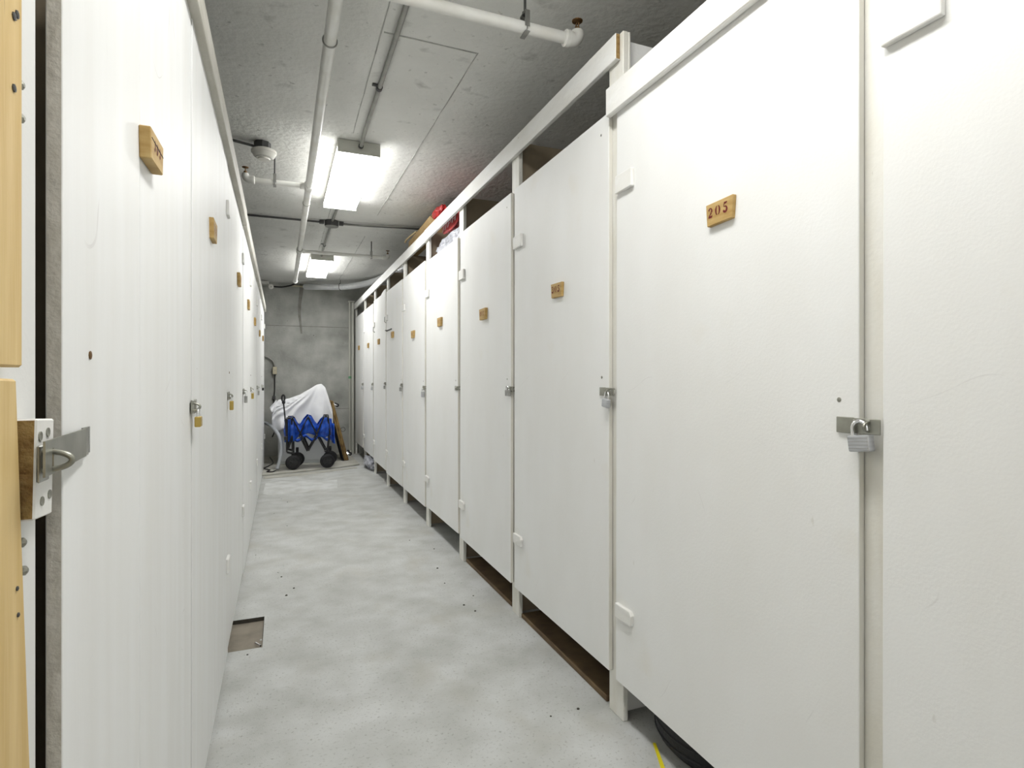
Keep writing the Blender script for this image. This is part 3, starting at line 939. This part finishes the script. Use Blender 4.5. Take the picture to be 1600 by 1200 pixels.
# security camera / emergency lamp at the far left corner
t = thing('emergency_lamp', (-.17, 9.1, 2.49), 'small white twin-head emergency lamp high in the far left corner', 'lamp')
MB().box(-.30, -.165, 9.06, 9.21, 2.548, 2.596).build('bracket', 'white_plastic', t, bevel=.006)
MB().tube([(-.19, 9.08, 2.55), (-.16, 9.02, 2.53)], .010, 8).build('arm', 'white_plastic', t)
MB().lathe((-.140, 9.0, 2.505), (.3, -1, -.2), [(.018, -.03), (.036, 0), (.038, .018), (.030, .024)], 18).build('lamp_head', 'white_plastic', t, smooth=True)
MB().lathe((-.140, 9.0, 2.505), (.3, -1, -.2), [(.010, .0225), (.010, .0262)], 12).build('lamp_eye', 'galvanised', t)
tag(MB().tube(spline([(-.155, 9.14, 2.545), (-.10, 9.14, 2.530), (.02, 9.14, 2.530), (.14, 9.16, 2.565), (.20, 9.18, 2.600)], 7), .011, 8).build('cable', 'black_plastic', smooth=True),
    'black cable sagging along the top of the end wall', 'cable')
tag(MB().tube([(.15, 9.19, 2.565), (.42, 9.19, 2.555), (.70, 9.19, 2.565)], .012, 8).build('pipe', 'beige_plastic', smooth=True), 'thin yellowish pipe at the top of the end wall', 'pipe')

# flexible silver duct at the far end
path = spline([(.34, 9.10, 2.55), (.42, 8.95, 2.53), (.56, 8.80, 2.515), (.78, 8.66, 2.505), (1.02, 8.48, 2.515), (1.22, 8.10, 2.53), (1.33, 7.6, 2.54), (1.45, 7.0, 2.545), (1.7, 6.4, 2.545)], 22)
rr = [.043 + (.0035 if i % 2 else 0) for i in range(len(path))]
t = thing('flexible_duct', path[0], 'silver flexible duct curving along the end wall over the right lockers', 'duct')
MB().tube(path, rr, 16).build('duct_skin', 'foil', t)
MB().torus(path[68], path[69] - path[67], .049, .004, 24, 6).build('strap', 'dark_steel', t)
MB().tube([path[68] + Vector((0, 0, .049)), (path[68].x, path[68].y, CZ)], .004, 6).build('hanger_rod', 'dark_steel', t)

# ------------------------------------------------------------------ end wall fittings
t = thing('outlet_box', (-.086, 9.19, 1.23), 'beige outlet box on the end wall with conduit above and cable below', 'outlet box')
MB().box(-.114, -.058, 9.160, 9.219, 1.232, 1.345).build('box', 'dark_steel', t)
MB().box(-.114, -.056, 9.150, 9.160, 1.234, 1.345).build('cover', 'beige_plastic', t, bevel=.004)
MB().lathe((-.085, 9.150, 1.289), (0, -1, 0), [(.006, 0), (.006, .002)], 8).build('screw', 'steel', t)
MB().tube(spline([(-.40, 9.19, 1.50), (-.22, 9.19, 1.495), (-.14, 9.19, 1.455), (-.10, 9.19, 1.40), (-.085, 9.19, 1.345)], 6), .011, 8).build('bent_conduit', 'conduit', t, smooth=True)
MB().tube(spline([(-.085, 9.195, 1.232), (-.087, 9.198, 1.0), (-.098, 9.198, .88), (-.11, 9.198, .60), (-.07, 9.195, .45), (-.12, 9.19, .30)], 6), .007, 8).build('cable', 'black_plastic', t, smooth=True)
MB().box(-.118, -.075, 9.18, 9.219, .86, .91).build('cable_clamp', 'dark_steel', t, bevel=.004)

t = thing('standpipe', (.99, 9.15, 0), 'pale vertical pipe with green collar in the far right corner', 'pipe')
MB().tube([(.988, 9.14, .03), (.988, 9.14, 2.36)], .016, 12).build('pipe', 'drain_pipe', t, smooth=True)
MB().lathe((.988, 9.14, 1.17), (0, 0, 1), [(.022, 0), (.022, .035)], 12).build('collar', 'green_tape', t)
MB().box(.965, 1.06, 9.13, 9.19, 2.355, 2.375).build('bracket', 'drain_pipe', t, bevel=.004)
MB().lathe((.988, 9.14, .02), (0, 0, 1), [(.034, 0), (.034, .02), (.018, .03)], 12).build('foot', 'drain_pipe', t)
tag(MB().box(1.012, 1.052, 9.13, 9.219, 0, 2.35).build('corner_batten', 'drain_pipe', bevel=.004), 'grey-green vertical batten beside the pale pipe in the far right corner', 'batten')

# ------------------------------------------------------------------ cabinet, cloth, wagon, dolly at the end wall
PADZ = .020
t = thing('white_cabinet', (.27, 8.5, PADZ), 'low white cabinet under a white sheet at the end wall', 'cabinet')
MB().box(-.035, .60, 8.24, 8.80, PADZ, .86).build('body', 'cabinet_white', t, bevel=.008, seg=2)
MB().box(-.02, .585, 8.228, 8.24, .06, .84).build('front_panel', 'cabinet_white', t, bevel=.004)

def cloth(u, v):
    """u across, v from the back over the top and down the front"""
    x = -.075 + .73 * u
    if v < .45:
        x = min(x, .598)
    kn = [(-.10, .80), (-.03, .885), (.10, .900), (.25, .955), (.38, 1.035), (.46, 1.088), (.515, 1.100), (.56, 1.055), (.60, .93), (.635, .80), (.67, .70)]
    ztop = .7
    for (xa, za_), (xb, zb_) in zip(kn, kn[1:]):
        if xa <= x <= xb:
            kk = (x - xa) / (xb - xa)
            ztop = za_ * (1 - kk) + zb_ * kk
    hem = .44 + .10 * math.sin(u * 3.2) + .03 * math.sin(u * 17) + (.12 if u > .85 else .0)
    if v < .45:
        k = v / .45
        y = 8.80 - .59 * k
        z = ztop - .02 * (1 - k) + .008 * noise.noise(Vector((x * 7, y * 7, 1)))
        return (x, y, z)
    k = (v - .45) / .55
    z = ztop * (1 - k) + hem * k
    fan = math.sin((x - .50) / (.06 + .55 * k) * 9.0) * .014 * min(1, k * 3) * (1 if x < .5 else .5)
    y = 8.195 + fan - .035 * k + (.016 + .028 * k) * math.sin(u * 22 + 2.0 * math.sin(u * 5) + k * 1.4) * (0.35 + .65 * k) - .012 * math.sin(min(1, k * 6) * PI / 2)
    x += .02 * k * math.sin(u * 13) - .03 * (1 - u) * math.sin(k * PI) * 1.2
    y = min(y, 8.222)
    return (x, y, z)


mb = MB().grid(cloth, 70, 46)
sheet = mb.build('white_sheet', 'white_cloth', smooth=True)
sm = sheet.modifiers.new('thickness', 'SOLIDIFY')
sm.thickness = .003
tag(sheet, 'white sheet draped over the cabinet behind the blue wagon', 'sheet')
# corner flap sticking out on the left, part of the sheet
mb = MB().grid(lambda u, v: (-.055 - .085 * u * (1 - .3 * v), 8.20 - .02 * u + .012 * math.sin(v * 6), .885 - .10 * u - .14 * v * (1 - .55 * u)), 8, 8)
fl = mb.build('corner_flap', 'white_cloth', sheet, smooth=True)
sm = fl.modifiers.new('thickness', 'SOLIDIFY')
sm.thickness = .003

# folded wagon
WY = 7.70


def wp(px, py, y=WY):            # helper numbers taken in the wagon's own upright plane: x right, z up (metres)
    return Vector((px, y, py))


t = thing('folding_wagon', (.34, 7.85, PADZ), 'folded blue fabric wagon with black frame in front of the white sheet', 'wagon')
for yy, dx in ((7.70, 0), (8.04, .06)):
    for xx in (.140, .553):
        wl = MB()
        c = Vector((xx + dx, yy, PADZ + .090))
        ax = Vector((.18, -1, 0)).normalized()
        wl.lathe(c - ax * .026, ax, [(.05, 0), (.080, .002), (.089, .010), (.090, .026), (.089, .042), (.080, .050), (.058, .051), (.056, .044)], 28)
        wo = wl.build('wheel', 'rubber', t, smooth=True)
        h = MB().lathe(c, ax, [(.056, .0), (.056, .021), (.020, .022), (.018, .030), (.006, .031)], 20)
        for q in range(5):
            an = 2 * PI * q / 5
            u_ = ax.orthogonal().normalized()
            v_ = ax.cross(u_)
            d_ = u_ * math.cos(an) + v_ * math.sin(an)
            h.tube([c + ax * .024 + d_ * .012, c + ax * .024 + d_ * .052], .006, 6)
        h.build('hub', 'hub_grey', wo)
# frame of both sides
for yy, dx in ((7.70, 0), (8.00, .02)):
    B = lambda a, b_, r=.011: MB().tube([(a[0] + dx, yy, a[1]), (b_[0] + dx, yy, b_[1])], r, 8).build('frame_tube', 'black_plastic', t, smooth=True)
    B((.068, .665), (.070, .245), .012)
    B((.125, .670), (.135, .230), .010)
    B((.135, .668), (.245, .440), .009)
    B((.210, .440), (.320, .685), .009)
    B((.320, .685), (.430, .440), .009)
    B((.245, .440), (.320, .250), .012)
    B((.215, .445), (.310, .245), .008)
    B((.320, .250), (.430, .455), .012)
    B((.415, .440), (.510, .675), .010)
    B((.560, .680), (.585, .440), .011)
    B((.505, .680), (.565, .680), .012)
    B((.062, .670), (.130, .672), .012)
    B((.135, .470), (.070, .255), .010)
    B((.440, .420), (.535, .235), .011)
    B((.575, .440), (.555, .215), .011)
    B((.070, .245), (.140, .225), .013)
    B((.520, .240), (.560, .225), .014)
    for (jx, jz) in ((.075, .665), (.118, .668), (.318, .680), (.228, .440), (.425, .447), (.318, .252), (.515, .678), (.552, .679), (.075, .262), (.128, .252), (.528, .245)):
        MB().lathe((jx + dx, yy - .013, jz), (0, -1, 0), [(.005, 0), (.005, .003), (.002, .005)], 8).build('rivet', 'galvanised', t)
# cross members joining the sides
for (jx, jz) in ((.07, .44), (.135, .24), (.555, .23), (.575, .44), (.32, .26)):
    MB().tube([(jx, 7.70, jz), (jx + .02, 8.02, jz)], .010, 8).build('cross_bar', 'black_plastic', t, smooth=True)
MB().tube([(.14, 7.72, .11), (.20, 8.04, .11)], .009, 8).build('axle', 'black_plastic', t, smooth=True)
MB().tube([(.553, 7.72, .11), (.613, 8.04, .11)], .009, 8).build('axle', 'black_plastic', t, smooth=True)
for xx in (.140, .553):
    for yy, dx in ((7.70, 0), (8.04, .06)):
        MB().box(xx + dx - .018, xx + dx + .018, yy + .028, yy + .040, .09, .26).build('fork', 'black_plastic', t, bevel=.004)


def fabric(y0, amp, sgn, ztb):
    prof = [(.062, .640, .375, .0), (.105, .665, .365, -.7), (.150, .672, .375, -1), (.195, .600, .420, .4), (.225, .560, .430, .8), (.270, .640, .455, -.3), (.320, .695, .470, -1),
            (.370, .680, .455, -.4), (.415, .600, .430, .7), (.440, .570, .415, .9), (.480, .630, .415, 0), (.530, .672, .412, -.8), (.575, .660, .425, -.2), (.600, .600, .400, .3)]
    mb_ = MB()

    def fn(u, v):
        i = min(int(u * (len(prof) - 1)), len(prof) - 2)
        k = u * (len(prof) - 1) - i
        k = k * k * (3 - 2 * k)
        a_ = [prof[i][q] * (1 - k) + prof[i + 1][q] * k for q in range(4)]
        z = a_[1] * (1 - v) + a_[2] * v + ztb
        y = y0 + sgn * (amp * a_[3] + .018 * math.sin(v * PI) * math.sin(u * 40) - .03 * math.sin(v * PI))
        y += .012 * noise.noise(Vector((u * 14, v * 6, sgn)))
        return (a_[0], y, z)
    mb_.grid(fn, 78, 18)
    return mb_


for y0, sg, dz in ((7.745, 1, 0), (7.97, -1, .005)):
    f_ = fabric(y0, .028, sg, dz).build('fabric_side', 'blue_fabric', t, smooth=True)
    sm = f_.modifiers.new('thickness', 'SOLIDIFY')
    sm.thickness = .003
mb = MB().grid(lambda u, v: (.06 + .53 * u, 7.75 + .22 * v, .41 + .03 * math.sin(u * 18) - .03 * math.sin(v * PI)), 40, 8)
f_ = mb.build('fabric_floor', 'blue_fabric', t, smooth=True)
f_.modifiers.new('thickness', 'SOLIDIFY').thickness = .003
for xx, s_ in ((.060, -1), (.598, 1)):
    mb = MB().grid(lambda u, v: (xx + s_ * .02 * math.sin(u * PI) + .006 * math.sin(v * 9), 7.75 + .22 * u, .64 - .28 * v), 12, 10)
    f_ = mb.build('fabric_end', 'blue_fabric', t, smooth=True)
    f_.modifiers.new('thickness', 'SOLIDIFY').thickness = .003
mb = MB().grid(lambda u, v: (.605 + .035 * u + .01 * v, 7.76 + .02 * math.sin(u * 6), .60 - .26 * v - .02 * u), 6, 10)
f_ = mb.build('fabric_pouch', 'blue_fabric', t, smooth=True)
f_.modifiers.new('thickness', 'SOLIDIFY').thickness = .004
# pull handle, folded upright
MB().tube([(.062, 7.67, .46), (.052, 7.66, .62), (.030, 7.65, .86), (.026, 7.65, .90)], .0085, 8).build('pull_bar', 'black_plastic', t, smooth=True)
hd = [(.026 + .016 * math.cos(a_), 7.65, .925 + .040 * math.sin(a_)) for a_ in [2 * PI * i / 18 for i in range(18)]]
MB().tube(hd, .011, 8, closed=True).build('pull_handle', 'black_plastic', t, smooth=True)
MB().box(.010, .050, 7.635, 7.665, .855, .895).build('handle_joint', 'black_plastic', t, bevel=.006)
MB().box(.035, .075, 7.65, 7.69, .40, .445).build('bar_pivot', 'hub_grey', t, bevel=.005)

# wooden dolly leaning on its edge
t = thing('wooden_dolly', (.82, 8.3, PADZ), 'wooden dolly with black carpet leaning upright beside the wagon', 'dolly')
lean = Matrix.Rotation(math.radians(-14.2), 3, 'Y')
pv = Vector((.885, 8.2, PADZ))


def dl(x0, x1, y0, y1, z0, z1):
    return MB().box(pv.x + x0, pv.x + x1, y0, y1, pv.z + z0, pv.z + z1, rot=lean, piv=pv)


dl(-.040, -.002, 8.27, 8.68, .011, .865).build('deck', 'dolly_wood', t, bevel=.003)
dl(-.062, -.042, 8.27, 8.68, .017, .865).build('deck', 'dolly_wood', t, bevel=.003)
dl(-.078, -.063, 8.26, 8.69, .022, .870).build('carpet_top', 'black_carpet', t, bevel=.004)
for zc in (.09, .80):
    for yc in (8.33, 8.60):
        cpos = lambda x, z, y=yc: pv + lean @ Vector((x, y - pv.y, z))
        k = MB()
        a_, b2 = cpos(-.002, zc), cpos(.018, zc)
        k.lathe(a_, b2 - a_, [(.030, 0), (.030, .006), (.014, .010), (.014, .022)], 14)
        k.build('caster_plate', 'chrome', t)
        wc = cpos(.040, zc - .010)
        fork = MB()
        for dy in (-.014, .014):
            q = cpos(.016, zc)
            fork.tube([(q.x, yc + dy, q.z), (wc.x, yc + dy, wc.z)], .005, 6)
        fork.build('caster_fork', 'chrome', t)
        MB().lathe((wc.x, yc - .010, wc.z), (0, 1, 0), [(.010, 0), (.024, .002), (.026, .010), (.024, .018), (.010, .020)], 18).build('caster_wheel', 'rubber', t, smooth=True)
q = pv + lean @ Vector((.004, .0, .45))
MB().torus((q.x + .025, 8.29, q.z), (0, 1, 0), .030, .004, 18, 6).build('pull_ring', 'dark_steel', t)

# grey hose coming round the end of the left row, black cord on the floor
hp = spline([(-.42, 8.75, .56), (-.27, 8.55, .575), (-.15, 8.30, .555), (-.06, 8.02, .49), (-.005, 7.85, .39), (.006, 7.76, .28), (-.012, 7.70, .16), (-.044, 7.66, .045)], 8)
tag(MB().tube(hp, .021, 12).build('grey_hose', 'hose_grey', smooth=True), 'grey flexible hose curving down beside the cabinet', 'hose')
cd = spline([(-.15, 9.0, .028), (-.10, 8.4, .028), (-.15, 8.1, .028), (-.20, 7.9, .028), (-.13, 7.75, .028), (-.16, 7.62, .028), (-.10, 7.58, .028), (-.06, 7.66, .028)], 8)
tag(MB().tube(cd, .007, 6).build('black_cord', 'black_plastic', smooth=True), 'black cord lying on the floor at the foot of the grey hose', 'cord')

# ------------------------------------------------------------------ things in and under the right lockers
bag = crumple(MB(), (1.095, 7.62, .078), (.085, .31, .080), .28, 4, 2.4, 3.0, 0.0)
tag(bag.build('plastic_bag', 'plastic_bag'), 'clear crumpled plastic bag poking out under a far right locker', 'plastic bag')
binb = MB().box(1.24, 1.95, 3.64, 4.38, 0, 1.94)
t = thing('storage_bin', (1.6, 4.04, 0), 'tall dark green bin inside the locker with the red bag', 'bin')
binb.build('body', 'green_bin', t, bevel=.01)
MB().box(1.22, 1.97, 3.62, 4.40, 1.94, 1.97).build('lid', 'green_bin', t, bevel=.006)
b2 = crumple(MB(), (1.27, 3.98, 2.095), (.160, .415, .125), .13, 5, 5.0, 9.0, 1.972, .45, (3.55, 4.405), 1.10)
tag(b2.build('plastic_sack', 'plastic_bag'), 'crumpled silvery plastic sack showing over a right-hand locker door', 'plastic bag')
t = thing('red_bag', (1.28, 3.98, 2.26), 'red shopping bag with white lettering on top of the crumpled plastic sack', 'bag')
crumple(MB(), (1.27, 3.95, 2.30), (.13, .25, .075), .12, 5, 2.4, 5.0, 2.225, .7, (3.68, 4.405), 1.118).build('bag', 'red_bag', t, smooth=True)
# white letters on the bag: fragments of large capitals
mb = MB()
lt = [[(0, 0), (.18, .9)], [(.32, 0), (.48, .95)], [(.68, 0), (.78, 1)], [(.74, .95), (1.02, .8), (1.0, .5), (.76, .45)], [(1.25, .05), (1.25, 1)], [(1.25, .55), (1.6, .5)], [(1.6, .0), (1.6, .95)]]
for ln in lt:
    for qd in ribbon(ln, [.13] * len(ln)):
        mb.add([(1.101 + .003 * b_, 4.08 - a * .20, 2.240 + b_ * .046 + .004 * a) for a, b_ in qd], [(0, 1, 2, 3)])
mb.build('lettering', 'bag_print', t)
crumple(MB(), (1.115, 3.93, 2.268), (.010, .21, .050), .05, 3, 2.0, 2.0, None, .8).build('printed_panel', 'red_bag', t, smooth=True)
# flat carton on top of the partitions
t = thing('cardboard_carton', (1.16, 4.95, 2.326), 'long brown cardboard carton lying on top of the right lockers', 'carton')
MB().box(1.125, 1.20, 4.42, 5.42, 2.3265, 2.43).build('body', 'cardboard', t, bevel=.002)
MB().prism([(1.125, 4.44, 2.43), (1.125, 5.40, 2.43), (1.112, 5.34, 2.452), (1.110, 4.50, 2.475)], (.005, 0, 0)).build('flap', ['cardboard'], t)
MB().prism([(1.20, 4.44, 2.43), (1.20, 5.41, 2.43), (1.205, 5.46, 2.510), (1.205, 4.72, 2.590)], (.005, 0, 0), 0, face_m=1).build('flap', ['cardboard', 'card_edge'], t)
MB().tube([(1.112, 5.02, 2.470), (1.10, 5.18, 2.472), (1.085, 5.33, 2.462), (1.083, 5.36, 2.448)], .008, 6).build('loose_tape', 'card_edge', t)
r2 = crumple(MB(), (1.165, 4.40, 2.470), (.045, .15, .050), .25, 4, 2.4, 12.0, 2.432)
tag(r2.build('red_wrapper', 'red_bag', smooth=True), 'red plastic wrapper lying over the end of the carton, above the rail', 'wrapper')

# brown boards on the floor inside lockers 305 and the next
tag(MB().box(1.085, 2.1, 1.775, 2.56, 0, .022).build('floor_board', 'brown_board', bevel=.003), 'brown board on the floor inside locker 305', 'board', 'brown boards under the right-hand locker doors')
tag(MB().box(1.09, 2.1, 2.70, 3.47, 0, .022).build('floor_board', 'brown_board', bevel=.003), 'brown board on the floor inside the locker next beyond 305', 'board', 'brown boards under the right-hand locker doors')

# tyre and yellow strip under locker 205
t = thing('tyre', (1.335, 1.43, 0), 'black rubber tyre lying under the door of locker 205', 'tyre')
c = (1.335, 1.43, 0)
MB().lathe((c[0], c[1], 0.0), (0, 0, 1), [(.13, .012), (.17, .002), (.21, .006), (.228, .025), (.236, .05), (.236, .13), (.228, .155), (.21, .175), (.17, .182), (.13, .17)], 48).build('tread', 'rubber', t, smooth=True)
for zz in (.045, .075, .105, .14):
    MB().torus((c[0], c[1], zz), (0, 0, 1), .235, .004, 48, 6).build('tread_rib', 'rubber', t)
strip = MB().prism([(1.098, 1.517, 0), (1.106, 1.513, 0), (1.045, 1.37, 0), (1.034, 1.376, 0)], (0, 0, .004))
tag(strip.build('yellow_strip', 'yellow'), 'thin yellow strip on the floor in front of the tyre', 'strip')
